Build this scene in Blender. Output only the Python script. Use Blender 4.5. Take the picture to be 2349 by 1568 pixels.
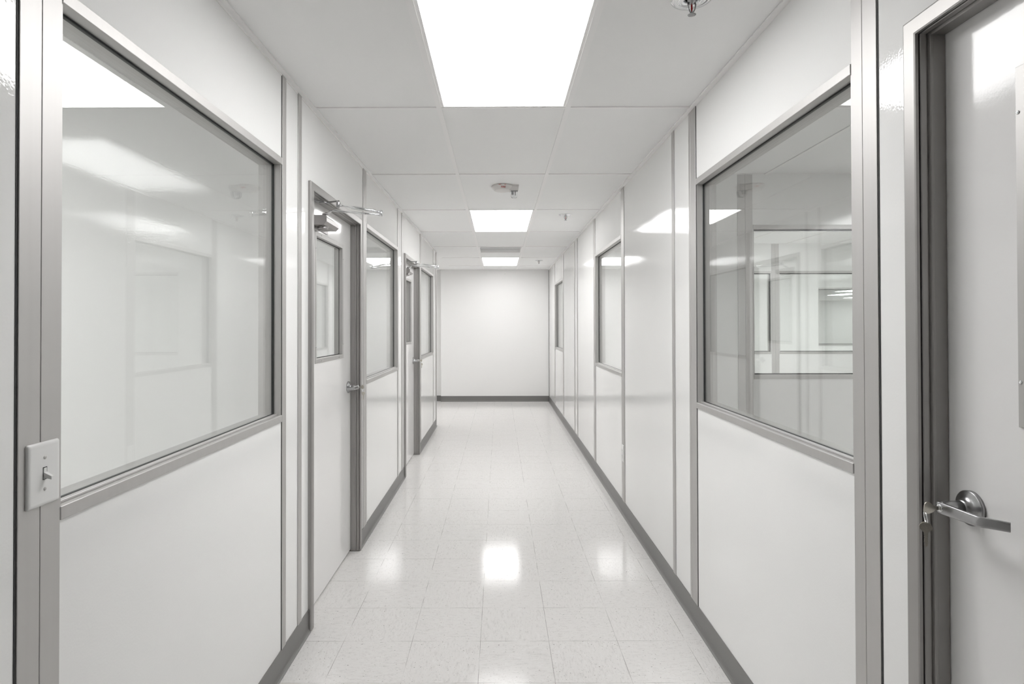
import bpy, bmesh, math, random
from mathutils import Vector, Matrix

for o in list(bpy.data.objects):
    bpy.data.objects.remove(o)
S = bpy.context.scene
C = S.collection
PI = math.pi

# ------------------------------------------------------------------ camera
W_PX, H_PX = 2349.0, 1568.0
F_PX, YAW, PITCH, ROLL, CX, CY = 1336.36, -0.0014, 0.0089, -0.0022, 1142.88, 733.89
CAM_Z = 1.408
CEIL = 2.434
cam = bpy.data.cameras.new('camera')
cam_ob = bpy.data.objects.new('camera', cam)
C.objects.link(cam_ob)
cam.sensor_fit = 'HORIZONTAL'
cam.sensor_width = 36.0
cam.lens = 36.0 * F_PX / W_PX
cam.shift_x = (W_PX / 2 - CX) / W_PX
cam.shift_y = (CY - H_PX / 2) / W_PX
cam.clip_start = 0.02
cam.clip_end = 100
_yaw = Matrix(((math.cos(YAW), -math.sin(YAW), 0), (math.sin(YAW), math.cos(YAW), 0), (0, 0, 1)))
_pit = Matrix(((1, 0, 0), (0, math.cos(PITCH), math.sin(PITCH)), (0, -math.sin(PITCH), math.cos(PITCH))))
_rol = Matrix(((math.cos(ROLL), 0, math.sin(ROLL)), (0, 1, 0), (-math.sin(ROLL), 0, math.cos(ROLL))))
_M = _rol @ _pit @ _yaw            # world -> (right, forward, up)
_R = Matrix((_M[0], _M[2], -Vector(_M[1]))).transposed()
cam_ob.matrix_world = Matrix.Translation((0, 0, CAM_Z)) @ _R.to_4x4()
S.camera = cam_ob

# ------------------------------------------------------------------ world + exposure
LIGHT_STRENGTH = 11.0
world = bpy.data.worlds.new('world')
S.world = world
world.use_nodes = True
world.node_tree.nodes['Background'].inputs[0].default_value = (0.02, 0.02, 0.02, 1)
S.view_settings.view_transform = 'Standard'
S.view_settings.look = 'None'
S.view_settings.gamma = 1.0
S.view_settings.use_curve_mapping = False
S.view_settings.exposure = 0.02
try:
    S.cycles.max_bounces = 8
    S.cycles.diffuse_bounces = 5
    S.cycles.glossy_bounces = 4
    S.cycles.transparent_max_bounces = 16
    S.cycles.use_adaptive_sampling = True
    S.cycles.adaptive_threshold = 0.06
    S.cycles.sample_clamp_indirect = 8.0
except Exception:
    pass

# ------------------------------------------------------------------ materials
def mat(name):
    m = bpy.data.materials.new(name)
    m.use_nodes = True
    return m, m.node_tree, m.node_tree.nodes['Principled BSDF']

def node(nt, kind, **kw):
    n = nt.nodes.new(kind)
    for k, v in kw.items():
        setattr(n, k, v)
    return n

def obj_coords(nt, scale=(1, 1, 1)):
    g = node(nt, 'ShaderNodeNewGeometry')
    mp = node(nt, 'ShaderNodeMapping')
    mp.inputs['Scale'].default_value = scale
    nt.links.new(g.outputs['Position'], mp.inputs['Vector'])
    return mp.outputs[0]

def noise(nt, vec, scale, detail=2.0, rough=0.5):
    n = node(nt, 'ShaderNodeTexNoise')
    n.inputs['Scale'].default_value = scale
    n.inputs['Detail'].default_value = detail
    n.inputs['Roughness'].default_value = rough
    nt.links.new(vec, n.inputs['Vector'])
    return n.outputs['Fac']

def simple(name, col, rough=0.5, metal=0.0, bump=None, vary=0.0, spec=0.5, scale=(1, 1, 1), vscale=3.0):
    m, nt, b = mat(name)
    b.inputs['Base Color'].default_value = (*col, 1)
    b.inputs['Roughness'].default_value = rough
    b.inputs['Metallic'].default_value = metal
    b.inputs['Specular IOR Level'].default_value = spec
    vec = obj_coords(nt, scale)
    if vary:
        f = noise(nt, vec, vscale, 4)
        r = node(nt, 'ShaderNodeMapRange')
        r.inputs['To Min'].default_value = 1 - vary
        r.inputs['To Max'].default_value = 1 + vary
        nt.links.new(f, r.inputs['Value'])
        mx = node(nt, 'ShaderNodeVectorMath', operation='SCALE')
        mx.inputs[0].default_value = col
        nt.links.new(r.outputs[0], mx.inputs['Scale'])
        nt.links.new(mx.outputs[0], b.inputs['Base Color'])
    if bump:
        sc, dist = bump
        f = noise(nt, vec, sc, 2)
        bp = node(nt, 'ShaderNodeBump')
        bp.inputs['Strength'].default_value = 1.0
        bp.inputs['Distance'].default_value = dist
        nt.links.new(f, bp.inputs['Height'])
        nt.links.new(bp.outputs[0], b.inputs['Normal'])
    return m

M = {}
# glossy white laminate wall board with orange peel and a slight long waviness
def panel_material(name, col, rough, peel, wave, spec=0.5):
    m, nt, b = mat(name)
    b.inputs['Base Color'].default_value = (*col, 1)
    b.inputs['Roughness'].default_value = rough
    b.inputs['Specular IOR Level'].default_value = spec
    vec = obj_coords(nt)
    f1 = noise(nt, vec, 170, 1)
    f2 = noise(nt, vec, 1.6, 1)
    b1 = node(nt, 'ShaderNodeBump'); b1.inputs['Distance'].default_value = peel
    b2 = node(nt, 'ShaderNodeBump'); b2.inputs['Distance'].default_value = wave
    b1.inputs['Strength'].default_value = 1; b2.inputs['Strength'].default_value = 1
    nt.links.new(f1, b1.inputs['Height']); nt.links.new(f2, b2.inputs['Height'])
    nt.links.new(b2.outputs[0], b1.inputs['Normal'])
    nt.links.new(b1.outputs[0], b.inputs['Normal'])
    return m

M['panel'] = panel_material('white_wall_board', (0.875, 0.875, 0.865), 0.055, 0.00014, 0.0022)
M['drywall'] = simple('white_painted_wall', (0.83, 0.825, 0.815), 0.45, bump=(220, 0.0001))
M['leaf'] = panel_material('white_door_skin', (0.87, 0.862, 0.855), 0.11, 0.00008, 0.0006, 0.4)
M['alu'] = simple('satin_anodised_aluminium', (0.55, 0.54, 0.53), 0.52, 0.8, bump=(900, 0.00001), vary=0.03, scale=(1, 1, 0.03), vscale=60)
M['frame_alu'] = simple('door_frame_aluminium', (0.39, 0.38, 0.37), 0.45, 0.8, vary=0.03, scale=(1, 1, 0.03), vscale=60)
M['steel'] = simple('brushed_steel', (0.43, 0.43, 0.435), 0.29, 1.0, vary=0.05, scale=(1, 4, 1), vscale=120)
M['chrome'] = simple('polished_chrome', (0.75, 0.76, 0.77), 0.06, 1.0)
M['nickel'] = simple('worn_nickel_key', (0.62, 0.59, 0.53), 0.3, 1.0, vary=0.15, vscale=400)
M['gasket'] = simple('black_rubber', (0.012, 0.014, 0.014), 0.5)
M['gap'] = simple('dark_joint', (0.05, 0.05, 0.05), 0.7)
M['plastic'] = simple('white_plastic', (0.78, 0.78, 0.77), 0.28)
M['fire_plastic'] = simple('white_alarm_plastic', (0.74, 0.72, 0.70), 0.4)
M['backwall'] = simple('dark_space_wall', (0.08, 0.08, 0.08), 0.6)  # dark colour stands for unlit space behind the camera, dims near reflections
M['red'] = simple('red_print', (0.45, 0.03, 0.02), 0.5)
M['bulb'] = simple('red_glass_bulb', (0.25, 0.01, 0.01), 0.1)
M['tee'] = simple('white_grid_metal', (0.95, 0.94, 0.935), 0.5)
M['tile'] = simple('white_ceiling_tile', (0.93, 0.93, 0.925), 0.85, bump=(300, 0.00012), vary=0.012, spec=0.2)
M['cove'] = simple('grey_vinyl_base', (0.185, 0.18, 0.175), 0.38, vary=0.04)
M['closer'] = simple('silver_painted_closer', (0.40, 0.385, 0.38), 0.38, 0.6)
M['vent'] = simple('grey_filter_face', (0.62, 0.62, 0.62), 0.8)
M['dark'] = simple('dark_recess', (0.04, 0.04, 0.042), 0.6)

def glass_material():
    m, nt, b = mat('window_glass')
    nt.nodes.remove(b)
    out = nt.nodes['Material Output']
    geo = node(nt, 'ShaderNodeNewGeometry')
    ior = node(nt, 'ShaderNodeMapRange')
    ior.inputs['To Min'].default_value = 1.52
    ior.inputs['To Max'].default_value = 1 / 1.52
    nt.links.new(geo.outputs['Backfacing'], ior.inputs['Value'])
    fr = node(nt, 'ShaderNodeFresnel')
    nt.links.new(ior.outputs[0], fr.inputs['IOR'])
    tr = node(nt, 'ShaderNodeBsdfTransparent')
    tr.inputs[0].default_value = (0.955, 0.965, 0.96, 1)
    gl = node(nt, 'ShaderNodeBsdfGlossy')
    gl.inputs['Roughness'].default_value = 0.0
    gl.inputs[0].default_value = (1, 1, 1, 1)
    mx = node(nt, 'ShaderNodeMixShader')
    nt.links.new(fr.outputs[0], mx.inputs[0])
    nt.links.new(tr.outputs[0], mx.inputs[1])
    nt.links.new(gl.outputs[0], mx.inputs[2])
    nt.links.new(mx.outputs[0], out.inputs['Surface'])
    return m
M['glass'] = glass_material()

def lens_material():
    m, nt, b = mat('clear_strobe_lens')
    b.inputs['Base Color'].default_value = (0.95, 0.96, 0.97, 1)
    b.inputs['Roughness'].default_value = 0.04
    b.inputs['Transmission Weight'].default_value = 1.0
    b.inputs['IOR'].default_value = 1.35
    noise(nt, obj_coords(nt), 10)
    return m
M['lens'] = lens_material()

def light_material():
    m, nt, b = mat('lit_diffuser')
    b.inputs['Base Color'].default_value = (0.8, 0.8, 0.8, 1)
    b.inputs['Emission Color'].default_value = (1.0, 0.995, 0.994, 1)
    b.inputs['Emission Strength'].default_value = LIGHT_STRENGTH
    return m
M['lit'] = light_material()

FX0, FY0, FS = -0.3906, 2.3082, 0.3048
def floor_material():
    m, nt, b = mat('speckled_vinyl_floor_tile')
    L = nt.links.new
    geo = node(nt, 'ShaderNodeNewGeometry')
    mp = node(nt, 'ShaderNodeMapping', vector_type='POINT')
    mp.inputs['Scale'].default_value = (1 / FS, 1 / FS, 1)
    mp.inputs['Location'].default_value = (-FX0 / FS, -FY0 / FS, 0)
    L(geo.outputs['Position'], mp.inputs['Vector'])
    sep = node(nt, 'ShaderNodeSeparateXYZ'); L(mp.outputs[0], sep.inputs[0])
    def math_(op, a, b_=None, c=None):
        n = node(nt, 'ShaderNodeMath', operation=op)
        for i, v in enumerate((a, b_, c)):
            if v is None: continue
            if isinstance(v, (int, float)): n.inputs[i].default_value = v
            else: L(v, n.inputs[i])
        return n.outputs[0]
    x, y = sep.outputs[0], sep.outputs[1]
    ix, iy = math_('FLOOR', x), math_('FLOOR', y)
    chk = math_('FLOORED_MODULO', math_('ADD', math_('ADD', ix, iy), 1.0), 2.0)
    # per tile offset so that the pattern breaks at each joint
    wn = node(nt, 'ShaderNodeTexWhiteNoise', noise_dimensions='2D')
    cid = node(nt, 'ShaderNodeCombineXYZ'); L(ix, cid.inputs[0]); L(iy, cid.inputs[1])
    L(cid.outputs[0], wn.inputs['Vector'])
    def streak(a, b_, scale, seed):
        c = node(nt, 'ShaderNodeCombineXYZ')
        L(math_('MULTIPLY', x, a), c.inputs[0]); L(math_('MULTIPLY', y, b_), c.inputs[1])
        L(math_('MULTIPLY_ADD', wn.outputs['Value'], 37.0, seed), c.inputs[2])
        return noise(nt, c.outputs[0], scale, 3, 0.55)
    def sel(p, q):
        mx = node(nt, 'ShaderNodeMix', data_type='FLOAT')
        L(chk, mx.inputs['Factor']); L(p, mx.inputs[2]); L(q, mx.inputs[3])
        return mx.outputs[0]
    s1 = sel(streak(1.0, 3.4, 9, 0.0), streak(3.4, 1.0, 9, 0.0))
    s2 = sel(streak(1.6, 3.6, 19, 11.0), streak(3.6, 1.6, 19, 11.0))
    s3 = sel(streak(1.3, 2.1, 21, 23.0), streak(2.1, 1.3, 21, 23.0))
    def ramp(f, a, b_):
        r = node(nt, 'ShaderNodeMapRange', interpolation_type='SMOOTHSTEP')
        r.inputs['From Min'].default_value = a; r.inputs['From Max'].default_value = b_
        L(f, r.inputs['Value']); return r.outputs[0]
    soft = ramp(s1, 0.52, 0.72)
    fleck = ramp(s2, 0.60, 0.72)
    dots = ramp(s3, 0.67, 0.73)
    light = ramp(s1, 0.44, 0.28)
    def mix(f, c1, c2):
        mx = node(nt, 'ShaderNodeMix', data_type='RGBA')
        L(f, mx.inputs['Factor'])
        for i, c in ((6, c1), (7, c2)):
            if isinstance(c, tuple): mx.inputs[i].default_value = (*c, 1)
            else: L(c, mx.inputs[i])
        return mx.outputs[2]
    base = (0.74, 0.725, 0.71)
    c = mix(math_('MULTIPLY', soft, 0.65), base, (0.62, 0.605, 0.59))
    c = mix(math_('MULTIPLY', light, 0.6), c, (0.79, 0.78, 0.77))
    c = mix(math_('MULTIPLY', fleck, 0.42), c, (0.30, 0.285, 0.27))
    c = mix(math_('MULTIPLY', dots, 0.85), c, (0.11, 0.10, 0.095))
    # joints
    fx = math_('ABSOLUTE', math_('SUBTRACT', math_('FRACT', math_('ADD', x, 0.5)), 0.5))
    fy = math_('ABSOLUTE', math_('SUBTRACT', math_('FRACT', math_('ADD', y, 0.5)), 0.5))
    d = math_('MINIMUM', fx, fy)
    jn = ramp(d, 0.0042, 0.0018)
    jn = math_('MULTIPLY', jn, ramp(noise(nt, mp.outputs[0], 1.7, 2), 0.36, 0.62))
    c = mix(math_('MULTIPLY', jn, 0.8), c, (0.16, 0.15, 0.14))
    L(c, b.inputs['Base Color'])
    b.inputs['Specular IOR Level'].default_value = 0.14
    rr = node(nt, 'ShaderNodeMapRange')
    rr.inputs['To Min'].default_value = 0.07; rr.inputs['To Max'].default_value = 0.13
    L(noise(nt, mp.outputs[0], 2.2, 4), rr.inputs['Value'])
    L(rr.outputs[0], b.inputs['Roughness'])
    bp = node(nt, 'ShaderNodeBump'); bp.inputs['Distance'].default_value = 0.0006
    bp.inputs['Strength'].default_value = 1
    hgt = math_('ADD', noise(nt, mp.outputs[0], 1.3, 2), math_('MULTIPLY', jn, -0.15))
    L(hgt, bp.inputs['Height'])
    bp2 = node(nt, 'ShaderNodeBump'); bp2.inputs['Distance'].default_value = 0.00006
    bp2.inputs['Strength'].default_value = 1
    L(noise(nt, mp.outputs[0], 60, 2), bp2.inputs['Height']); L(bp.outputs[0], bp2.inputs['Normal'])
    L(bp2.outputs[0], b.inputs['Normal'])
    return m
M['floor'] = floor_material()

# ------------------------------------------------------------------ mesh helpers
def T_id(p): return Vector(p)
def T_left(p):   # (depth behind the corridor face, y, z)
    return Vector((XL - p[0], p[1], p[2]))
def T_right(p):
    return Vector((XR + p[0], p[1], p[2]))
XL, XR = -0.8835, 0.9249

class MB:
    def __init__(self, T=T_id):
        self.bm = bmesh.new(); self.T = T
    def _add(self, src):
        me = bpy.data.meshes.new('tmp'); src.to_mesh(me); src.free()
        self.bm.from_mesh(me); bpy.data.meshes.remove(me)
    def box(self, a, b, bevel=0.0, seg=2):
        a, b = [min(p, q) for p, q in zip(a, b)], [max(p, q) for p, q in zip(a, b)]
        s = bmesh.new()
        vs = [s.verts.new((x, y, z)) for x in (a[0], b[0]) for y in (a[1], b[1]) for z in (a[2], b[2])]
        for f in ((0, 1, 3, 2), (4, 6, 7, 5), (0, 4, 5, 1), (2, 3, 7, 6), (0, 2, 6, 4), (1, 5, 7, 3)):
            s.faces.new([vs[i] for i in f])
        if bevel:
            bmesh.ops.bevel(s, geom=list(s.edges), offset=bevel, segments=seg, affect='EDGES', profile=0.5)
        for v in s.verts: v.co = self.T(v.co)
        bmesh.ops.recalc_face_normals(s, faces=s.faces)
        self._add(s); return self
    def loft(self, rings, closed=True, cap=True, smooth=True):
        s = bmesh.new()
        R = [[s.verts.new(self.T(p)) for p in r] for r in rings]
        n = len(R[0])
        for i in range(len(R) - 1):
            for j in range(n if closed else n - 1):
                k = (j + 1) % n
                f = s.faces.new((R[i][j], R[i][k], R[i + 1][k], R[i + 1][j])); f.smooth = smooth
        if cap and closed:
            s.faces.new(R[0][::-1]); s.faces.new(R[-1])
        bmesh.ops.recalc_face_normals(s, faces=s.faces)
        self._add(s); return self
    def lathe(self, c, axis, prof, n=32, smooth=True):
        """prof: list of (distance along axis, radius)"""
        ax = Vector(axis).normalized()
        u = ax.orthogonal().normalized(); v = ax.cross(u)
        c = Vector(c)
        rings = [[c + ax * t + (u * math.cos(2 * PI * k / n) + v * math.sin(2 * PI * k / n)) * max(r, 1e-5)
                  for k in range(n)] for t, r in prof]
        return self.loft(rings, smooth=smooth)
    def tube(self, pts, r, n=12):
        pts = [Vector(p) for p in pts]
        rs = r if isinstance(r, (list, tuple)) else [r] * len(pts)
        rings = []; u = None
        for i, p in enumerate(pts):
            t = (pts[min(i + 1, len(pts) - 1)] - pts[max(i - 1, 0)]).normalized()
            if u is None: u = t.orthogonal().normalized()
            u = (u - t * u.dot(t)).normalized(); v = t.cross(u)
            rings.append([p + (u * math.cos(2 * PI * k / n) + v * math.sin(2 * PI * k / n)) * rs[i] for k in range(n)])
        return self.loft(rings)
    def prism(self, poly, direction, bevel=0.0):
        """poly: 3-D polygon, extruded by direction"""
        d = Vector(direction)
        s = bmesh.new()
        a = [s.verts.new(Vector(p)) for p in poly]; b = [s.verts.new(Vector(p) + d) for p in poly]
        n = len(a)
        s.faces.new(a[::-1]); s.faces.new(b)
        for i in range(n): s.faces.new((a[i], a[(i + 1) % n], b[(i + 1) % n], b[i]))
        if bevel:
            bmesh.ops.bevel(s, geom=list(s.edges), offset=bevel, segments=2, affect='EDGES', profile=0.5)
        for v in s.verts: v.co = self.T(v.co)
        bmesh.ops.recalc_face_normals(s, faces=s.faces)
        self._add(s); return self
    def torus(self, c, axis, R, r, n=28, m=8):
        ax = Vector(axis).normalized(); u = ax.orthogonal().normalized(); v = ax.cross(u); c = Vector(c)
        s = bmesh.new(); G = []
        for i in range(n):
            a = 2 * PI * i / n; d = u * math.cos(a) + v * math.sin(a)
            G.append([s.verts.new(self.T(c + d * (R + r * math.cos(2 * PI * j / m)) + ax * r * math.sin(2 * PI * j / m))) for j in range(m)])
        for i in range(n):
            for j in range(m):
                f = s.faces.new((G[i][j], G[(i + 1) % n][j], G[(i + 1) % n][(j + 1) % m], G[i][(j + 1) % m])); f.smooth = True
        bmesh.ops.recalc_face_normals(s, faces=s.faces)
        self._add(s); return self
    def build(self, name, m, parent=None, **props):
        me = bpy.data.meshes.new(name); self.bm.to_mesh(me); self.bm.free()
        me.materials.append(m if not isinstance(m, str) else M[m])
        o = bpy.data.objects.new(name, me); C.objects.link(o)
        if parent is not None:
            o.parent = parent
            o.matrix_parent_inverse = Matrix.Translation(-parent.location)
        for k, v in props.items(): o[k] = v
        return o

def empty(name, loc, **props):
    o = bpy.data.objects.new(name, None); C.objects.link(o)
    o.location = loc; o.empty_display_size = 0.1
    for k, v in props.items(): o[k] = v
    return o

def slab(a0, a1, b0, b1, t0, t1, holes, place, extra_a=(), extra_b=()):
    """A board of thickness t0..t1 over (a, b), with rectangular holes; place(a, b, t) -> world"""
    A = sorted(set([a0, a1] + [v for h in holes for v in (h[0], h[1]) if a0 < v < a1]))
    B = sorted(set([b0, b1] + [v for h in holes for v in (h[2], h[3]) if b0 < v < b1]))
    def full(i, j):
        if not (0 <= i < len(A) - 1 and 0 <= j < len(B) - 1): return False
        x = (A[i] + A[i + 1]) / 2; y = (B[j] + B[j + 1]) / 2
        return not any(h[0] < x < h[1] and h[2] < y < h[3] for h in holes)
    bm = bmesh.new(); V = {}
    def v(i, j, t):
        k = (i, j, t)
        if k not in V: V[k] = bm.verts.new(place(A[i], B[j], t1 if t else t0))
        return V[k]
    for i in range(len(A) - 1):
        for j in range(len(B) - 1):
            if not full(i, j): continue
            bm.faces.new((v(i, j, 0), v(i + 1, j, 0), v(i + 1, j + 1, 0), v(i, j + 1, 0)))
            bm.faces.new((v(i, j, 1), v(i, j + 1, 1), v(i + 1, j + 1, 1), v(i + 1, j, 1)))
            if not full(i - 1, j): bm.faces.new((v(i, j, 0), v(i, j + 1, 0), v(i, j + 1, 1), v(i, j, 1)))
            if not full(i + 1, j): bm.faces.new((v(i + 1, j, 0), v(i + 1, j, 1), v(i + 1, j + 1, 1), v(i + 1, j + 1, 0)))
            if not full(i, j - 1): bm.faces.new((v(i, j, 0), v(i, j, 1), v(i + 1, j, 1), v(i + 1, j, 0)))
            if not full(i, j + 1): bm.faces.new((v(i, j + 1, 0), v(i + 1, j + 1, 0), v(i + 1, j + 1, 1), v(i, j + 1, 1)))
    bmesh.ops.recalc_face_normals(bm, faces=bm.faces)
    return bm

def structure(name, bm_or_mb, m, label, category, **props):
    if isinstance(bm_or_mb, MB): mb = bm_or_mb
    else:
        mb = MB(); mb.bm.free(); mb.bm = bm_or_mb
    o = mb.build(name, m)
    o['kind'] = 'structure'; o['label'] = label; o['category'] = category
    for k, v in props.items(): o[k] = v
    return o

# ------------------------------------------------------------------ plan of the place (metres, camera at x = y = 0)
WT = 0.09                        # partition thickness
END_Y = 10.77                    # far wall
LEFT_END = 8.186                 # the left wall stops here, the hall turns left
ZS0, ZS1, ZH0, ZH1 = 1.020, 1.047, 2.062, 2.090     # window sill rail / head rail heights
DOOR_W, DOOR_H = 0.92, 2.042
L_WINS = [(1.1690, 2.3600), (3.8730, 5.0530), (6.5870, 7.7880)]
R_WINS = [(1.5200, 2.7200), (4.3960, 5.5740), (8.4300, 9.5980)]
L_DOORS = [2.732, 2.732 + 2.714]            # near edge of each opening
R_DOORS = [1.268 - DOOR_W]

# ---- floor
fl = MB(); fl.box((-4.6, -3.2, -0.06), (17, 25.2, 0.0))
structure('floor', fl, 'floor', 'pale speckled vinyl tile floor of the corridor', 'floor')

# ---- walls of the corridor
def wall_x(name, T, y0, y1, wins, doors, label):
    holes = [(a, b, ZS0, ZH1) for a, b in wins] + [(d - 0.02, d + DOOR_W + 0.02, -1, DOOR_H + 0.02) for d in doors]
    bm = slab(y0, y1, 0.0, CEIL + 0.006, 0.0, WT, holes, lambda a, b, t: T((t, a, b)))
    return structure(name, bm, 'panel', label, 'wall')
wall_x('wall_left', T_left, -3.0, LEFT_END, L_WINS, L_DOORS, 'glossy white panelled wall left of the corridor with two doors and three windows')
wall_x('wall_right', T_right, -3.0, END_Y, R_WINS, R_DOORS, 'glossy white panelled wall right of the corridor with one near door')
def wall_y(name, x0, x1, y0, y1, label, holes=(), m='panel'):
    bm = slab(x0, x1, 0.0, CEIL + 0.006, y0, y1, list(holes), lambda a, b, t: Vector((a, t, b)))
    return structure(name, bm, m, label, 'wall')
wall_y('wall_back', -1.075, XR, END_Y, END_Y + 0.12, 'plain white wall closing the far end of the corridor', m='drywall')
wall_y('wall_back_alcove', -4.5, -1.075, END_Y + 0.121, END_Y + 0.221, 'white wall set further back left of the far end wall', m='drywall')
wall_y('wall_front', XL - 0.2, XR + 0.2, -3.1, -3.0, 'unseen wall behind the camera, coloured dark for unlit space, closing the near end of the corridor', m='backwall')
# room partitions on the left, seen through the windows
RX = XL - WT
wall_y('wall_left_partition', -4.5, RX, 2.45, 2.54, 'glossy white cross wall of the near left room')
wall_y('wall_left_partition_middle', -4.5, RX, 5.14, 5.23, 'white cross wall between the middle and far left rooms')
wall_y('wall_left_partition_end', -4.5, RX, 8.096, LEFT_END, 'white end wall of the left rooms facing the side passage')
wall_y('wall_left_near', -4.5, RX, -3.1, -3.0, 'white near wall of the left rooms')
fw = MB(); fw.box((-4.6, -3.1, 0), (-4.5, END_Y + 0.4, CEIL + .006))
structure('wall_left_outer', fw, 'panel', 'white outer wall of the left rooms', 'wall')
# rooms on the right
QX = XR + WT
P1, P2, P3 = 3.98, 7.40, 10.77
P1_WIN = (1.737, 2.930); P2_WINS = [(2.250, 3.455), (3.560, 4.760)]; P3_WIN = (5.900, 7.10)
wall_y('wall_right_partition', QX, 8.0, P1, P1 + WT, 'white cross wall with window seen through the near right window', [(*P1_WIN, ZS0 + .03, ZH1)])
wall_y('wall_right_partition_middle', QX, 8.0, P2, P2 + WT, 'white cross wall with two windows further back right', [(*w, ZS0 + .03, ZH1) for w in P2_WINS])
wall_y('wall_right_partition_far', QX - WT, 8.0, P3, P3 + WT, 'white cross wall with window furthest back right', [(*P3_WIN, ZS0, ZH1)])
wall_y('wall_right_near', QX, 8.0, -3.1, -3.0, 'white near wall of the right rooms')
fw = MB(); fw.box((8.0, -3.1, 0), (8.1, P3 + WT, CEIL + .006))
structure('wall_right_outer', fw, 'panel', 'white outer wall of the right rooms', 'wall')
# big hall beyond the far partition
fw = MB()
fw.box((3.0, P3 + WT, 0), (3.1, 25, CEIL + .006)); fw.box((16.9, P3 + WT, 0), (17, 25, CEIL + .006))
fw.box((3.0, 24.9, 0), (17, 25, CEIL + .006)); fw.box((8.1, P3, 0), (17, P3 + WT, CEIL + .006))
structure('wall_hall', fw, 'drywall', 'white walls of the large hall seen through three windows', 'wall')

# ---- ceiling: tiles, grid bars
TX0, TY0, TS = -0.2818, 2.7446, 1.2192
LIGHTS = [  # x0, y0 (2 ft x 4 ft lay-in fixtures): centre between two grid bars
    (TX0, TY0 - TS), (TX0, TY0 + 2 * TS), (TX0, TY0 + 5 * TS)]
ROOM_LIGHTS = [(-2.76, 0.50), (-2.76, 3.40), (-2.76, 6.10), (-2.76, 8.84),
               (3.31, 1.86), (3.20, 5.00), (5.20, 8.30),
               (10.5, 17.1), (11.5, 19.3), (13.3, 21.4), (6.0, 13.5),
               (-3.98, -1.90), (5.44, 1.18), (1.45, 4.98), (5.64, 5.0), (2.9, 8.3), (13.2, 16.0), (15.2, 20.5), (2.4, -1.5), (6.9, 8.3), (11.0, 22.9), (14.6, 22.8)]  # this row: unseen lights added to brighten the side rooms and hall
LW, LL = 0.6096, TS
VENT = (TX0, TY0 + 4 * TS, TX0 + LW, TY0 + 4 * TS + 0.6096)
holes = [(x + .002, x + LW - .002, y + .002, y + LL - .002) for x, y in LIGHTS + ROOM_LIGHTS]
holes.append((VENT[0] + .002, VENT[2] - .002, VENT[1] + .002, VENT[3] - .002))
bm = slab(-4.6, 17, -3.1, 25.0, CEIL + 0.006, CEIL + 0.02, holes, lambda a, b, t: Vector((a, b, t)))
ceiling = structure('ceiling', bm, 'tile', 'suspended ceiling of large white tiles', 'ceiling')
g = MB()
HB = 0.012
for x in (TX0, TX0 + LW):
    g.box((x - HB, -3.0, CEIL), (x + HB, END_Y, CEIL + .0058))
for k in range(-4, 7):
    y = TY0 + k * TS
    for xa, xb in ((XL + .022, TX0 - HB), (TX0 + HB, TX0 + LW - HB), (TX0 + LW + HB, XR - .022)):
        g.box((xa, y - 0.002, CEIL + .001), (xb, y + 0.016, CEIL + .0058))
y = TY0 + 4 * TS + LW
g.box((TX0 + HB, y - .002, CEIL + .001), (TX0 + LW - HB, y + .016, CEIL + .0058))
# side passage
for k in range(4):
    x = TX0 - LW - LW * 1.0 - k * LW
    g.box((x - HB, LEFT_END, CEIL), (x + HB, END_Y + .2, CEIL + .0058))
# rooms
for x in [1.22 + .6096 * k for k in range(11)]:
    g.box((x - HB, -3, CEIL), (x + HB, P1, CEIL + .0058)); g.box((x - HB, P1 + WT, CEIL), (x + HB, P2, CEIL + .0058))
for y in (1.54, 2.76, 5.3, 6.5):
    g.box((QX, y - .009, CEIL + .001), (8, y + .009, CEIL + .0058))
for x in [-1.55 - .6096 * k for k in range(5)]:
    for ya, yb in ((-3, 2.45), (2.54, 5.14), (5.23, 8.09)):
        g.box((x - HB, ya, CEIL), (x + HB, yb, CEIL + .0058))
for y in (-.7, .5, 1.72, 3.4, 4.62, 6.1, 7.32):
    g.box((-4.5, y - .009, CEIL + .001), (RX, y + .009, CEIL + .0058))
structure('trim_1', g, 'tee', 'white metal grid bars carrying the ceiling tiles', 'ceiling grid')

g = MB(T_left); g.box((0, -3, CEIL - .002), (-.022, LEFT_END, CEIL + .005))
g.box((0.0, -3, CEIL - .008), (-.0015, LEFT_END, CEIL - .002))
structure('trim_2', g, 'tee', 'wall angle where the ceiling meets the left wall', 'trim')
g = MB(T_right); g.box((0, -3, CEIL - .002), (-.022, 4.1, CEIL + .005)); g.box((0, 4.085, CEIL - .004), (-.024, END_Y, CEIL + .005))
structure('trim_3', g, 'tee', 'wall angle where the ceiling meets the right wall', 'trim')
g = MB(); g.box((-1.0, END_Y - .018, CEIL - .001), (XR, END_Y, CEIL + .005))
structure('trim_4', g, 'tee', 'wall angle where the ceiling meets the far wall', 'trim')

tn = [4]
def next_trim():
    tn[0] += 1
    return 'trim_%d' % tn[0]

# ---- vertical aluminium battens
def batten(T, y0, y1, label, seam=None, gasket=None, top=CEIL - .002, z0=0.0, proud=.0035):
    b = MB(T)
    if seam:
        b.box((-proud, y0, z0), (.0, seam - .0006, top), .0008, 1)
        b.box((-proud, seam + .0006, z0), (.0, y1, top), .0008, 1)
    else:
        b.box((-proud, y0, z0), (.0, y1, top), .0008, 1)
    o = structure(next_trim(), b, 'alu', label, 'trim')
    if gasket or seam:
        q = MB(T)
        for y in (gasket or []):
            q.box((-.0012, y - .002, z0), (.0, y + .002, top))
        if seam: q.box((-.001, seam - .0006, z0), (0, seam + .0006, top))
        q.build('joint_strip', 'gap', o, label='dark joint line')
    return o

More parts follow.
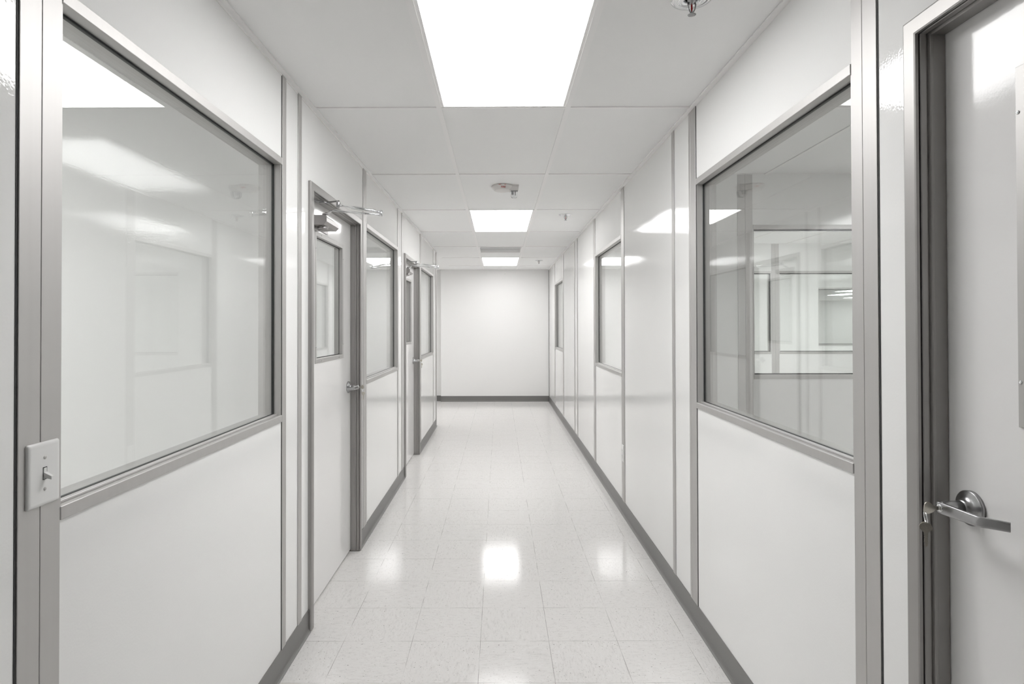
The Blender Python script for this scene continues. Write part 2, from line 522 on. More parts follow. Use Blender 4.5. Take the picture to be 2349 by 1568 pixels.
BL = 'vertical aluminium strip on the left wall '
batten(T_left, 1.0655, 1.169, 'wide aluminium post strip behind the light switch', seam=1.118, gasket=[1.0632])
batten(T_left, 2.3645, 2.4075, BL + 'at the far side of the nearest window', gasket=[2.3622])
batten(T_left, 2.5520, 2.5970, BL + 'just before the nearer door')
batten(T_left, 3.7760, 3.8700, BL + 'between the nearer door and the second window', seam=3.823)
batten(T_left, 5.0560, 5.0990, BL + 'at the far side of the second window')
batten(T_left, 5.2660, 5.3110, BL + 'just before the farther door')
batten(T_left, 6.4900, 6.5840, BL + 'between the farther door and the third window', seam=6.537)
batten(T_left, 7.7910, 7.8340, BL + 'at the far side of the third window')
cb = MB(T_left); cb.box((-.006, LEFT_END - .05, 0), (0, LEFT_END + .006, CEIL - .002), .001, 1)
cb.box((0, LEFT_END, 0), (WT, LEFT_END + .006, CEIL - .002))
structure(next_trim(), cb, 'alu', 'aluminium corner strip where the left wall ends at the passage', 'trim')
BR = 'vertical aluminium strip on the right wall '
batten(T_right, 1.4170, 1.5180, 'wide aluminium post strip between the near right window and door', seam=1.4726, gasket=[1.4145])
batten(T_right, 2.7240, 2.8240, BR + 'at the far side of the nearest window', seam=2.795, gasket=[2.7215])
batten(T_right, 3.0600, 3.1040, BR + 'between the nearest window and the wide blank panel')
batten(T_right, 4.2920, 4.3930, BR + 'carrying the outlet cover')
batten(T_right, 5.5770, 5.6780, BR + 'at the far side of the second window')
batten(T_right, 6.8430, 6.8900, BR + 'nearer of the close pair between second and third windows')
batten(T_right, 7.1000, 7.1450, BR + 'farther of the close pair between second and third windows')
batten(T_right, 8.3270, 8.4270, BR + 'at the near side of the third window')
batten(T_right, 9.6010, 9.6800, BR + 'at the far side of the third window')
cb = MB(); cb.box((XR - .004, END_Y - .012, 0), (XR, END_Y, CEIL - .002)); 
structure(next_trim(), cb, 'gap', 'thin dark corner joint at the far right corner', 'trim')

# posts on the cross walls seen through the near right window
def cross_post(x0, x1, y, label):
    b = MB(); b.box((x0, y - .004, 0), ((x0 + x1) / 2 - .001, y, CEIL)); b.box(((x0 + x1) / 2 + .001, y - .004, 0), (x1, y, CEIL))
    structure(next_trim(), b, 'alu', label, 'trim')
cross_post(1.632, 1.733, P1, 'aluminium post strip on the cross wall behind the near right window')
cross_post(3.460, 3.555, P2, 'aluminium post strip between the two windows of the middle cross wall')

# ---- windows in the long walls
wn = [0]
def window(T, y0, y1, label, light_side):
    wn[0] += 1
    root = empty('window_%d' % wn[0], T((WT / 2, (y0 + y1) / 2, ZS0)), kind='structure', label=label, category='window')
    f = MB(T); f.box((-.005, y0, ZH0), (WT + .004, y1, ZH1), .001, 1); f.build('head_rail', 'alu', root)
    f = MB(T); f.box((-.005, y0, ZS0), (WT + .004, y1, ZS1), .001, 1)
    f.box((.012, y0 + .006, ZS1), (.0255, y1 - .006, ZS1 + .006), .001, 1)
    f.build('sill_rail', 'alu', root)
    for ya, yb in ((y0, y0 + .006), (y1 - .006, y1)):
        f = MB(T); f.box((0, ya, ZS1), (WT, yb, ZH0)); f.build('side_frame', 'alu', root)
    k = MB(T)
    a, b, c, d = y0 + .006, y1 - .006, ZS1, ZH0
    for p, q in (((.027, a, c), (.036, a + .005, d)), ((.027, b - .005, c), (.036, b, d)),
                 ((.027, a + .005, c), (.036, b - .005, c + .006)), ((.027, a + .005, d - .005), (.036, b - .005, d))):
        k.box(p, q)
    k.build('gasket', 'gasket', root, label='black rubber glazing gasket')
    gl = MB(T); gl.box((.029, y0 + .008, ZS1 + .002), (.035, y1 - .008, ZH0 - .002)); gl.build('glass_pane', 'glass', root)
    return root
for (a, b), l in zip(L_WINS, ('nearest window in the left wall, large pane beside the light switch', 'middle window in the left wall between the two doors', 'farthest window in the left wall beyond both doors')):
    window(T_left, a, b, l, 0)
for (a, b), l in zip(R_WINS, ('nearest window in the right wall looking through several rooms', 'middle window in the right wall past the blank panels', 'farthest window in the right wall near the end wall')):
    window(T_right, a, b, l, 0)

def cross_window(x0, x1, y, z0, label):
    wn[0] += 1
    root = empty('window_%d' % wn[0], ((x0 + x1) / 2, y, z0), kind='structure', label=label, category='window')
    f = MB(); f.box((x0, y - .004, ZH0), (x1, y + WT + .004, ZH1)); f.build('head_rail', 'alu', root)
    f = MB(); f.box((x0, y - .004, z0 - .03), (x1, y + WT + .004, z0)); f.build('sill_rail', 'alu', root)
    for xa, xb in ((x0, x0 + .006), (x1 - .006, x1)):
        f = MB(); f.box((xa, y, z0), (xb, y + WT, ZH0)); f.build('side_frame', 'alu', root)
    k = MB()
    a, b, c, d = x0 + .006, x1 - .006, z0, ZH0
    for p, q in (((a, y + .02, c), (a + .008, y + .032, d)), ((b - .008, y + .02, c), (b, y + .032, d)),
                 ((a, y + .02, c), (b, y + .032, c + .008)), ((a, y + .02, d - .010), (b, y + .032, d))):
        k.box(p, q)
    k.build('gasket', 'gasket', root, label='black rubber glazing gasket')
    gl = MB(); gl.box((x0 + .008, y + .023, z0 + .002), (x1 - .008, y + .029, ZH0 - .002)); gl.build('glass_pane', 'glass', root)
cross_window(*P1_WIN, P1, ZS1 + .02, 'window in the first cross wall seen through the near right window')
cross_window(*P2_WINS[0], P2, ZS1 + .02, 'left of two windows in the second cross wall on the right')
cross_window(*P2_WINS[1], P2, ZS1 + .02, 'right of two windows in the second cross wall on the right')
cross_window(*P3_WIN, P3, ZS1, 'small distant window with hall lights behind, through the near right window')

# ---- baseboards with a cove toe
def cove(T, y0, y1, name, label):
    poly = [(0, y0, 0), (-.016, y0, 0), (-.016, y0, .003), (-.010, y0, .007), (-.006, y0, .013), (-.004, y0, .024), (-.004, y0, .099), (-.003, y0, .1005), (0, y0, .1005)]
    b = MB(T); b.prism(poly, (0, y1 - y0, 0))
    structure(name, b, 'cove', label, 'baseboard')
cove(T_left, -3, L_DOORS[0] - .040, 'baseboard_left', 'grey vinyl baseboard left, before the nearer door')
cove(T_left, L_DOORS[0] + DOOR_W + .040, L_DOORS[1] - .040, 'baseboard_left_middle', 'grey vinyl baseboard left, between the two doors')
cove(T_left, L_DOORS[1] + DOOR_W + .040, LEFT_END, 'baseboard_left_far', 'grey vinyl baseboard left, beyond the farther door')
cove(T_right, R_DOORS[0] + DOOR_W + .040, END_Y, 'baseboard_right', 'long grey vinyl baseboard along the right wall')
cove(T_right, -3, R_DOORS[0] - .040, 'baseboard_right_near', 'grey vinyl baseboard right, before the near door')
b = MB(lambda p: Vector((p[1], END_Y + p[0], p[2]))); b.prism([(0, -1.075, 0), (-.012, -1.075, 0), (-.004, -1.075, .02), (-.004, -1.075, .105), (0, -1.075, .105)], (0, XR + 1.075, 0))
structure('baseboard_back', b, 'cove', 'dark grey vinyl baseboard along the far end wall', 'baseboard')
b = MB(); b.box((-4.5, END_Y + .113, 0), (-1.075, END_Y + .121, .1)); b.box((-1.079, END_Y, 0), (-1.075, END_Y + .113, .1))
structure('baseboard_back_alcove', b, 'cove', 'grey vinyl baseboard of the recessed wall left of the end', 'baseboard')

# ---- doors
LEAF_D = 0.048
dn = [0]
def lever_set(T, y, z, root, side):
    """lever handle; d = distance behind the wall face; the lever runs towards smaller y"""
    h = MB(T)
    h.lathe((LEAF_D, y, z), (-1, 0, 0), [(0, .0355), (.0065, .0355), (.0078, .0345), (.0085, .032), (.0115, .0245), (.0145, .0195), (.019, .0168), (.024, .0155), (.024, .0001)], 48)
    ro = h.build('door_handle', 'steel', root, label='satin steel lever handle with round rose')
    h = MB(T)
    h.lathe((LEAF_D - .020, y, z), (-1, 0, 0), [(0, .0152), (.030, .0142), (.040, .0125), (.043, .0115), (.043, .0001)], 32)
    h.build('lever_neck', 'steel', ro)
    # blade: swept rectangle with rounded edges
    path = [(-.012, .0135, .0085), (-.0145, .006, .0115), (-.0145, -.004, .0118), (-.0080, -.074, .0104), (-.0065, -.081, .0102), (-.002, -.087, .0100), (.0255, -.1155, .0092), (.026, -.116, .0085)]
    rings = []
    for i, (d, dy, hh) in enumerate(path):
        p0 = path[max(i - 1, 0)]; p1 = path[min(i + 1, len(path) - 1)]
        t = Vector((p1[0] - p0[0], p1[1] - p0[1])).normalized(); nn = Vector((-t.y, t.x))
        th = .0042
        ring = []
        for a in range(16):
            ang = 2 * PI * (a + .5) / 16
            cx_, cz_ = math.cos(ang), math.sin(ang)
            px_ = math.copysign(abs(cx_) ** .45, cx_) * th; pz_ = math.copysign(abs(cz_) ** .45, cz_) * hh
            ring.append((d + nn.x * px_, y + dy + nn.y * px_, z + pz_))
        rings.append(ring)
    h = MB(T); h.loft(rings); h.build('lever', 'steel', ro)
    h = MB(T); h.lathe((LEAF_D - .060, y, z), (-1, 0, 0), [(0, .0078), (.0075, .0078), (.008, .0068), (.008, .0001)], 24); h.build('lock_cylinder', 'chrome', ro)
    return ro

def key_outline(y, z0, s=1.0):
    return None

def make_keys(T, y, z, label, name='key_ring'):
    d0 = LEAF_D - .069
    root = empty(name, T((d0, y, z)), label=label, category='keys', group='keys hanging from the door locks')
    # key in the lock: short shank, bow standing upright
    k = MB(T); k.box((d0, y - .0009, z - .004), (d0 - .010, y + .0009, z + .004))
    bow = []
    for i in range(22):
        a = 2 * PI * i / 22
        r = .0120 * (1 + .12 * math.cos(3 * a + .5))
        bow.append((d0 - .020 + r * .95 * math.cos(a), y - .0010, z + r * math.sin(a)))
    k.prism(bow, (0, .0020, 0)); k.build('inserted_key', 'nickel', root)
    cx_, cz_ = d0 - .026, z - .019
    r = MB(T); r.torus((cx_, y, cz_), (0.9, -0.38, 0.1), .0115, .0008, 32, 6); r.torus((cx_, y + .0016, cz_), (0.9, -0.38, 0.1), .0115, .0008, 32, 6)
    r.build('split_ring', 'chrome', root)
    # hanging key, turned towards the corridor end
    def P(u, w):      # u across, w down from the ring bottom
        return (cx_ + u * .85 + .0000, y + .0005 - u * .5, cz_ - .0105 - w)
    pts = [(-.0045, 0), (-.0095, .004), (-.0118, .009), (-.0105, .014), (-.0062, .018), (-.0038, .021), (-.0036, .024)]
    teeth = [(-.0036, .026), (-.0022, .028), (-.0036, .030), (-.0018, .0325), (-.0034, .035), (-.0024, .0375), (-.0036, .040), (-.0020, .043), (-.0030, .046), (-.0008, .0505)]
    right = [(.0030, .048), (.0036, .045), (.0036, .021), (.0062, .018), (.0105, .014), (.0118, .009), (.0095, .004), (.0045, 0)]
    poly = [P(u, w) for u, w in pts + teeth + right]
    k = MB(T); k.prism(poly, (.0010, .0017, 0))
    k.build('hanging_key', 'nickel', root)
    return root

def door(T, y0, label, closer, xname):
    dn[0] += 1
    y1 = y0 + DOOR_W; zt = DOOR_H
    root = empty('door_%d' % dn[0], T((LEAF_D, (y0 + y1) / 2, 0)), kind='structure', label=label, category='door')
    # frame: moulded profile swept round three sides. (s outwards from the opening, d depth)
    prof = [(.0385, 0), (.0395, -.010), (.0370, -.0155), (.0340, -.0165), (.0035, -.0165), (.0, -.0150), (0, -.0085), (.008, -.0085), (.008, -.0045),
            (.0005, -.0045), (-.0010, -.0030), (-.0010, .0080), (.0015, .0100), (.0015, .0120), (-.0045, .0135), (-.0060, .0150), (-.0060, .0200), (-.0045, .0215), (-.0045, LEAF_D - .0015),
            (.004, LEAF_D - .0015), (.004, WT + .004), (.030, WT + .004), (.030, WT), (.019, WT), (.019, 0)]
    rings = []
    for (ya, sg, top) in ((y0, -1, 0), (y0, -1, 1), (y1, 1, 1), (y1, 1, 0)):
        rings.append([(d, ya + sg * s, (zt + s) if top else 0.004) for s, d in prof])
    f = MB(T); f.loft(rings, smooth=False); fo = f.build('door_frame', 'frame_alu', root)
    q = MB(T)
    for (ya, sg) in ((y0, -1), (y1, 1)):
        q.box((LEAF_D - .0012, ya + sg * .002, .01), (LEAF_D + .002, ya + sg * .0042, zt))
        q.box((-.0084, ya + sg * .0065, .01), (-.0046, ya + sg * .0082, zt))
    q.build('weather_strip', 'gasket', fo)
    # leaf with its glazed lite
    ly1 = y1 - .177; ly0 = ly1 - .533; lz0, lz1 = 1.216, 1.889
    bm = slab(y0 - .0015, y1 + .0015, .012, zt + .0015, LEAF_D, LEAF_D + .043, [(ly0 + .018, ly1 - .018, lz0 + .018, lz1 - .018)], lambda a, b, t: T((t, a, b)))
    mb = MB(); mb.bm.free(); mb.bm = bm
    leaf = mb.build('door_leaf', 'leaf', root)
    w = .0225
    rings = []
    prof2 = [(0, LEAF_D), (0, LEAF_D - .0025), (.001, LEAF_D - .0035), (w - .001, LEAF_D - .0035), (w, LEAF_D - .0025), (w, LEAF_D + .018), (w + .003, LEAF_D + .018), (w + .003, LEAF_D + .026), (w, LEAF_D + .026),
             (w, LEAF_D + .0465), (0, LEAF_D + .0465), (0, LEAF_D + .0431), (w - .004, LEAF_D + .0431), (w - .004, LEAF_D)]
    s4 = [(ly0, 1, lz0, 1), (ly0, 1, lz1, -1), (ly1, -1, lz1, -1), (ly1, -1, lz0, 1), (ly0, 1, lz0, 1)]
    for ya, sa, za, sz in s4:
        rings.append([(d, ya + sa * s, za + sz * s) for s, d in prof2])
    f = MB(T); f.loft(rings, smooth=False, cap=False)
    lf = f.build('lite_frame', 'alu', leaf)
    k = MB(T)
    a, b, c, d = ly0 + w, ly1 - w, lz0 + w, lz1 - w
    e0, e1 = LEAF_D + .0165, LEAF_D + .0180
    for p, q_ in (((e0, a, c), (e1, a + .004, d)), ((e0, b - .004, c), (e1, b, d)), ((e0, a, c), (e1, b, c + .004)), ((e0, a, d - .004), (e1, b, d))):
        k.box(p, q_)
    k.build('lite_gasket', 'gasket', leaf)
    gl = MB(T); gl.box((LEAF_D + .019, ly0 + w - .002, lz0 + w - .002), (LEAF_D + .025, ly1 - w + .002, lz1 - w + .002)); gl.build('lite_glass', 'glass', leaf)
    spots = [(yy, zz) for yy in (ly0 + .010, ly1 - .006) for zz in (1.300, 1.803)] + [(ly0 + .10, lz1 - .010), (ly1 - .10, lz1 - .010), (ly0 + .10, lz0 + .010), (ly1 - .10, lz0 + .010)]
    for yy, zz in spots:
        sc = MB(T); sc.lathe((LEAF_D - .0035, yy, zz), (-1, 0, 0), [(0, .0036), (.0010, .0034), (.0018, .0024), (.0018, .0012), (.0008, .0008), (.0008, .0001)], 16); sc.build('screw', 'chrome', leaf)
    lever_set(T, y1 - .064, 1.030, root, None)
    # strike plate on the latch jamb
    sp = MB(T); sp.box((.020, y1 + .0030, .975), (.040, y1 + .0046, 1.085)); sp.build('strike_plate', 'steel', root)
    if closer: make_closer(T, y0, root)
    return root

def make_closer(T, y0, root):
    o = y0 - L_DOORS[0]
    def q(x, y, z): return (XL - x, y + o, z)      # given for the left wall: x world -> depth
    body = MB(T)
    # housing: extruded along y with a chamfered nose, tail tapering
    sec = [(LEAF_D, .000), (LEAF_D - .060, .000), (LEAF_D - .074, -.012), (LEAF_D - .074, -.032), (LEAF_D - .058, -.048), (LEAF_D, -.048)]
    zt = 1.960
    def ring(y, k=1.0, kz=1.0): return [(LEAF_D - (LEAF_D - d) * k, y + o, zt - .024 + (dz + .024) * kz) for d, dz in sec]
    body.loft([ring(2.895), ring(3.045), ring(3.13, .96, .9)], smooth=False)
    body.lathe((LEAF_D - .037, 2.955 + o, zt - .047), (0, 0, -1), [(0, .026), (.016, .026), (.021, .021), (.021, .0001)], 28)
    body.box((LEAF_D, 2.88 + o, zt - .060), (LEAF_D - .004, 3.16 + o, zt + .008), .001, 1)
    body.lathe((LEAF_D - .045, 2.95 + o, zt), (0, 0, 1), [(0, .014), (.006, .014), (.006, .009), (.016, .009), (.016, .0001)], 24)
    bo = body.build('door_closer', 'closer', root, label='silver door closer with folding arm')
    for dz in (-.012, -.040):
        s_ = MB(T); s_.lathe((LEAF_D - .008, 2.895 + o, zt + dz), (0, -1, 0), [(0, .0045), (.003, .0045), (.003, .0001)], 14); s_.build('screw', 'chrome', bo)
    a = MB(T)
    a.tube([q(-.879, 2.948, 1.976), q(-.868, 2.945, 1.974), q(-.858, 2.942, 1.978), q(-.850, 2.939, 1.987), q(-.838, 2.937, 1.990), q(-.70, 2.930, 1.975), q(-.592, 2.920, 1.963)], [.007, .0065, .0058, .0052, .0052, .0052, .0055], 12)
    a.lathe(q(-.592, 2.920, 1.956), (0, 0, 1), [(0, .008), (.030, .008), (.030, .0001)], 18)
    a.build('main_arm', 'chrome', bo)
    f = MB(T)
    f.tube([q(-.598, 2.918, 1.978), q(-.622, 2.913, 1.981), q(-.626, 2.912, 1.982), q(-.732, 2.884, 1.995), q(-.735, 2.883, 1.995), q(-.790, 2.862, 2.001)], [.004, .005, .0078, .0072, .0042, .0042], 14)
    f.build('forearm', 'chrome', bo)
    p = MB(T)
    p.lathe(q(-.790, 2.860, 1.990), (0, 0, 1), [(0, .008), (.003, .0095), (.026, .0095), (.029, .0075), (.029, .0001)], 20)
    p.prism([q(-.782, 2.851, 2.018), q(-.786, 2.869, 2.018), q(-.850, 2.915, 2.022), q(-.905, 2.958, 2.030), q(-.912, 2.945, 2.030), q(-.858, 2.902, 2.022)], (0, 0, .005))
    p.tube([q(-.850, 2.908, 2.022), q(-.880, 2.905, 2.026), q(-.915, 2.895, 2.033)], .0032, 8)
    p.box(q(-.926, 2.885, 2.0325), q(-.898, 2.975, 2.0378), .001, 1)
    p.build('arm_bracket', 'steel', bo)

door(T_left, L_DOORS[0], 'nearer white door in the left wall with glass lite and closer', True, '')
door(T_left, L_DOORS[1], 'farther white door in the left wall with glass lite and closer', True, '')
door(T_right, R_DOORS[0], 'white door at the right edge with lever handle nearest the camera', False, '')
make_keys(T_left, L_DOORS[0] + DOOR_W - .064, 1.030, 'keys hanging in the lever lock of the nearer left door')
make_keys(T_left, L_DOORS[1] + DOOR_W - .064, 1.030, 'keys hanging in the lever lock of the farther left door')
make_keys(T_right, R_DOORS[0] + DOOR_W - .064, 1.030, 'keys on a split ring in the lock of the right door')

# ---- light switch
def rounded_plate(T, y0, y1, z0, z1, d0, thick, name, m, parent, hole=None):
    p = MB(T)
    n = 6; R = .004
    def outline(inset, d):
        pts = []
        for cy_, cz_, a0 in ((y1 - R, z1 - R, 0), (y0 + R, z1 - R, 1), (y0 + R, z0 + R, 2), (y1 - R, z0 + R, 3)):
            for k in range(n + 1):
                a = PI / 2 * (a0 + k / n)
                yy = cy_ + R * math.cos(a); zz = cz_ + R * math.sin(a)
                cyy = (y0 + y1) / 2; czz = (z0 + z1) / 2
                yy = cyy + (yy - cyy) * (1 - inset / ((y1 - y0) / 2)); zz = czz + (zz - czz) * (1 - inset / ((z1 - z0) / 2))
                pts.append((d, yy, zz))
        return pts
    p.loft([outline(0, d0), outline(0, d0 - thick * .35), outline(.0012, d0 - thick * .7), outline(.0035, d0 - thick * .92), outline(.007, d0 - thick)], smooth=True)
    return p.build(name, m, parent)
sw = empty('light_switch', T_left((-.0035, 1.121, 1.126)), label='white toggle light switch on the wide metal strip left', category='light switch')
rounded_plate(T_left, 1.0815, 1.1615, 1.0640, 1.1860, -.0035, .0062, 'switch_plate', 'plastic', sw)
yc, zc, fd = 1.1215, 1.126, -.0097
s_ = MB(T_left); s_.box((fd - .0004, yc - .0052, zc - .0120), (fd + .001, yc + .0052, zc + .0120)); s_.build('toggle_slot', 'dark', sw)
s_ = MB(T_left); s_.box((fd - .0010, yc - .0040, zc - .0105), (fd, yc + .0040, zc + .0105), .0006, 1)
s_.loft([[(fd - .001, yc - .0038, zc + .002), (fd - .001, yc + .0038, zc + .002), (fd - .001, yc + .0038, zc - .0085), (fd - .001, yc - .0038, zc - .0085)],
         [(fd - .0150, yc - .0028, zc - .0055), (fd - .0150, yc + .0028, zc - .0055), (fd - .0150, yc + .0028, zc - .0115), (fd - .0150, yc - .0028, zc - .0115)]], smooth=False)
s_.build('toggle_lever', 'plastic', sw)
for dz in (.030, -.030):
    s_ = MB(T_left); s_.lathe((fd, yc, zc + dz), (-1, 0, 0), [(-.001, .0033), (.0006, .0033), (.0012, .0026), (.0012, .0001)], 20)
    s_.box((fd - .00125, yc - .0004, zc + dz - .0025), (fd - .0014, yc + .0004, zc + dz + .0025))
    s_.build('screw', 'alu', sw)

# ---- outlet on the right wall
ou = empty('power_outlet', T_right((-.0035, 4.343, .455)), label='white outlet cover low on the right wall aluminium strip', category='outlet')
rounded_plate(T_right, 4.308, 4.378, .3930, .5170, -.0035, .0065, 'cover_plate', 'plastic', ou)
for zc_ in (.4745, .4355):
    s_ = MB(T_right); s_.lathe((-.0100, 4.343, zc_), (-1, 0, 0), [(-.002, .0165), (.0012, .0165), (.0018, .0155), (.0018, .0001)], 24)
    r_ = s_.build('receptacle', 'plastic', ou)
    s_ = MB(T_right)
    for yy in (4.3365, 4.3495): s_.box((-.0117, yy - .0010, zc_ - .001), (-.0120, yy + .0010, zc_ + .007))
    s_.build('slot', 'dark', r_)

# ---- ceiling lights
def ceiling_light(x, y, label, group):
    root = empty('ceiling_light', (x + LW / 2, y + LL / 2, CEIL), label=label, category='ceiling light', group=group)
    fr = MB(); m_ = .0125; w = .0125
    x0, x1, y0, y1 = x + m_ - .009, x + LW - m_ + .009, y + .004, y + LL - .004
    z0, z1 = CEIL + .0062, CEIL + .075
    fr.box((x0, y0, z0 - .004), (x0 + w + .009, y1, z1)); fr.box((x1 - w - .009, y0, z0 - .004), (x1, y1, z1))
    fr.box((x0 + w + .009, y0, z0 - .004), (x1 - w - .009, y0 + .016, z1)); fr.box((x0 + w + .009, y1 - .012, z0 - .004), (x1 - w - .009, y1, z1))
    fr.box((x0, y0, z1), (x1, y1, z1 + .004))
    fr.build('light_frame', 'tee', root)
    d = MB(); d.box((x0 + w + .009, y0 + .016, CEIL + .0035), (x1 - w - .009, y1 - .012, CEIL + .010)); d.build('light_diffuser', 'lit', root)
G1 = 'recessed ceiling lights along the corridor'
for (x, y), l in zip(LIGHTS, ('largest lit ceiling panel, nearest, cut by the top edge', 'middle lit ceiling panel beyond the fire alarm', 'farthest lit ceiling panel near the end wall')):
    ceiling_light(x, y, l, G1)
G2 = 'ceiling lights of the side rooms'
RL = ['ceiling light of the near left room', 'ceiling light of the left room behind the nearer door', 'ceiling light of the left room behind the farther door', 'ceiling light of the passage turning left at the far end',
      'ceiling light of the near right room', 'ceiling light of the right room behind the first cross wall', 'ceiling light of the right room behind the second cross wall',
      'highest of the three distant hall lights through the right window', 'left of the three distant hall lights through the right window', 'lowest of the three distant hall lights through the right window', 'hall ceiling light hidden behind the far cross wall'] + ['added unseen fill light %s' % w for w in ('at the outer side of the near left room', 'deep in the near right room', 'close to the corridor behind the first cross wall', 'deep behind the first cross wall', 'near the corridor behind the second cross wall', 'right side of the hall', 'right rear of the hall', 'at the near end of the near right room', 'deep behind the second cross wall', 'left rear of the hall', 'right rear corner of the hall')]
for (x, y), l in zip(ROOM_LIGHTS, RL):
    ceiling_light(x, y, l, G2)

# ---- recessed filter vent
x0, y0, x1, y1 = VENT
v = empty('ceiling_vent', ((x0 + x1) / 2, (y0 + y1) / 2, CEIL), label='square recessed vent in the ceiling between the two farther lights', category='vent')
b = MB(); w = .03
b.box((x0 + .006, y0 + .006, CEIL + .001), (x0 + w, y1 - .006, CEIL + .07)); b.box((x1 - w, y0 + .006, CEIL + .001), (x1 - .006, y1 - .006, CEIL + .07))
b.box((x0 + w, y0 + .004, CEIL + .002), (x1 - w, y0 + .012, CEIL + .07)); b.box((x0 + w, y1 - .012, CEIL + .002), (x1 - w, y1 - .004, CEIL + .07))
b.build('vent_frame', 'tee', v)
b = MB(); b.box((x0 + w, y0 + .012, CEIL + .045), (x1 - w, y1 - .012, CEIL + .05)); b.build('vent_face', 'vent', v)

# ---- fire alarm strobe
fa = empty('fire_alarm', (.03, 4.303, CEIL + .006), label='white round fire alarm with clear strobe on the ceiling', category='fire alarm')
AX, AY = .0300, 4.305
b = MB(); b.lathe((AX, AY, CEIL + .006), (0, 0, -1), [(0, .080), (.006, .084), (.012, .084), (.016, .081), (.034, .0640), (.037, .0600), (.038, .0540), (.0385, .0001)], 56)
b.loft([[(AX + .040, AY - .050, CEIL + .006), (AX + .118, AY - .044, CEIL + .006), (AX + .118, AY + .044, CEIL + .006), (AX + .040, AY + .050, CEIL + .006)],
        [(AX + .040, AY - .048, CEIL - .008), (AX + .117, AY - .041, CEIL - .008), (AX + .117, AY + .041, CEIL - .008), (AX + .040, AY + .048, CEIL - .008)],
        [(AX + .050, AY - .036, CEIL - .034), (AX + .112, AY - .032, CEIL - .034), (AX + .112, AY + .032, CEIL - .034), (AX + .050, AY + .036, CEIL - .034)]], smooth=False)
b.build('alarm_body', 'fire_plastic', fa)
LXc = AX + .084
b = MB(); b.loft([[(LXc + sx * a, AY + sy * a2, z) for sx, sy in ((-1, -1), (1, -1), (1, 1), (-1, 1))] for a, a2, z in ((.027, .024, CEIL - .034), (.026, .023, CEIL - .060), (.020, .018, CEIL - .078), (.013, .012, CEIL - .084))], smooth=False)
b.build('strobe_lens', 'lens', fa)
b = MB(); b.box((LXc - .020, AY - .012, CEIL - .0345), (LXc - .004, AY + .012, CEIL - .060)); b.box((LXc - .026, AY - .023, CEIL - .034), (LXc + .026, AY + .023, CEIL - .0375)); b.build('strobe_reflector', 'steel', fa)
b = MB(); b.tube([(LXc + .008, AY, CEIL - .036), (LXc + .008, AY, CEIL - .066)], .004, 12); b.build('flash_tube', 'plastic', fa)

def text_mesh(body, size, name, m, parent, origin, xdir, ydir, ext=.0006):
    cu = bpy.data.curves.new(name, 'FONT'); cu.body = body; cu.size = size; cu.extrude = ext
    cu.align_x = 'CENTER'; cu.align_y = 'CENTER'; cu.resolution_u = 4; cu.offset = size * .02
    to = bpy.data.objects.new('tmp', cu); C.objects.link(to)
    dg = bpy.context.evaluated_depsgraph_get()
    me = bpy.data.meshes.new_from_object(to.evaluated_get(dg))
    bpy.data.objects.remove(to); bpy.data.curves.remove(cu)
    X = Vector(xdir).normalized(); Y = Vector(ydir).normalized(); Z = X.cross(Y)
    for v_ in me.vertices:
        c = v_.co.copy(); v_.co = Vector(origin) + X * c.x + Y * c.y + Z * c.z
    me.materials.clear(); me.materials.append(M[m]); me.name = name
    o = bpy.data.objects.new(name, me); C.objects.link(o); o.parent = parent
    o.matrix_parent_inverse = Matrix.Translation(-parent.location)
    return o
sl = Vector((0, -(.081 - .064), .018))
text_mesh('FIRE', .0185, 'alarm_lettering', 'red', fa, (AX + .003, AY - .0728, CEIL - .0185), (1, 0, 0), sl)
for xa, xb in ((-.030, -.012), (.010, .022)):
    b = MB()
    b.box((AX + xa, AY - .0842, CEIL - .0045), (AX + xb, AY - .078, CEIL - .0020))
    b.build('alarm_lettering', 'red', fa)

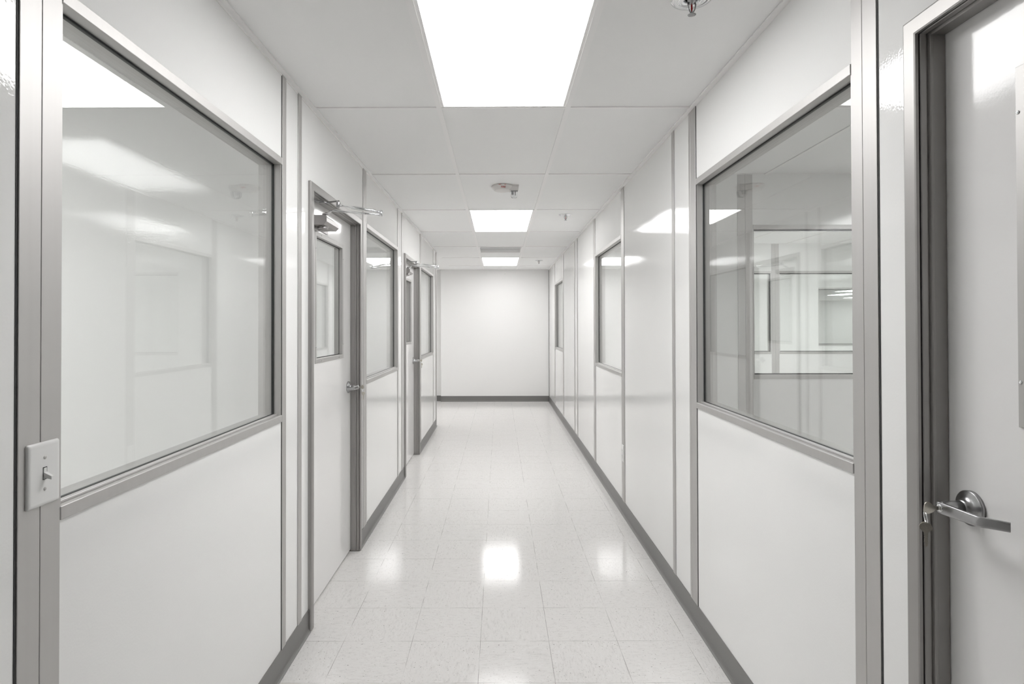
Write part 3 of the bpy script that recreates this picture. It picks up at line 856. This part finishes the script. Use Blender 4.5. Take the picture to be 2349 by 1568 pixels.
# ---- sprinklers
def sprinkler(x, y, label):
    root = empty('fire_sprinkler', (x, y, CEIL + .005), label=label, category='sprinkler', group='fire sprinklers in the right row of ceiling tiles')
    z = CEIL + .006
    b = MB(); b.lathe((x, y, z), (0, 0, -1), [(0, .0625), (.0015, .0640), (.0035, .0635), (.0055, .050), (.0045, .047), (.0060, .043), (.0090, .040), (.0085, .036), (.0060, .033), (.0100, .0295), (.0110, .027), (.0020, .0235), (-.006, .021), (-.006, .0001)], 56)
    b.build('escutcheon', 'chrome', root)
    b = MB(); b.lathe((x, y, z + .004), (0, 0, -1), [(0, .013), (.012, .013), (.014, .0095), (.020, .0085), (.020, .0001)], 24)
    b.lathe((x, y, z - .045), (0, 0, -1), [(0, .0045), (.006, .0055), (.006, .0001)], 16)
    for sgn in (-1, 1):
        b.tube([(x + sgn * .010, y, z - .013), (x + sgn * .0125, y, z - .022), (x + sgn * .010, y, z - .034), (x + sgn * .003, y, z - .046)], [.0026, .0024, .0024, .0026], 8)
    b.build('sprinkler_frame', 'steel', root)
    b = MB(); b.tube([(x, y, z - .016), (x, y, z - .022), (x, y, z - .036), (x, y, z - .044)], [.0012, .0028, .0028, .0012], 10); b.build('glass_bulb', 'bulb', root)
    # toothed deflector
    b = MB(); poly = []
    n = 16
    for i in range(n):
        for f_, r in ((.0, .0080), (.22, .0130), (.62, .0130), (.84, .0080)):
            a = 2 * PI * (i + f_) / n
            poly.append((x + r * math.cos(a), y + r * math.sin(a), z - .0525))
    b.prism(poly, (0, 0, .0012)); b.build('deflector', 'steel', root)
sprinkler(.612, 1.835, 'nearest chrome sprinkler head, at the top edge beside the big light')
sprinkler(.624, 5.440, 'small sprinkler head right of the middle ceiling light')
sprinkler(.637, 9.280, 'tiny sprinkler head right of the farthest ceiling light')

# ---- small hook on the far wall
hk = MB(); hk.lathe((.108, END_Y, 2.357), (0, -1, 0), [(0, .009), (.003, .008), (.004, .003), (.016, .003), (.017, .006), (.020, .005), (.020, .0001)], 16)
o = hk.build('wall_hook', 'plastic'); o['label'] = 'tiny pale hook high on the far end wall'; o['category'] = 'hook'
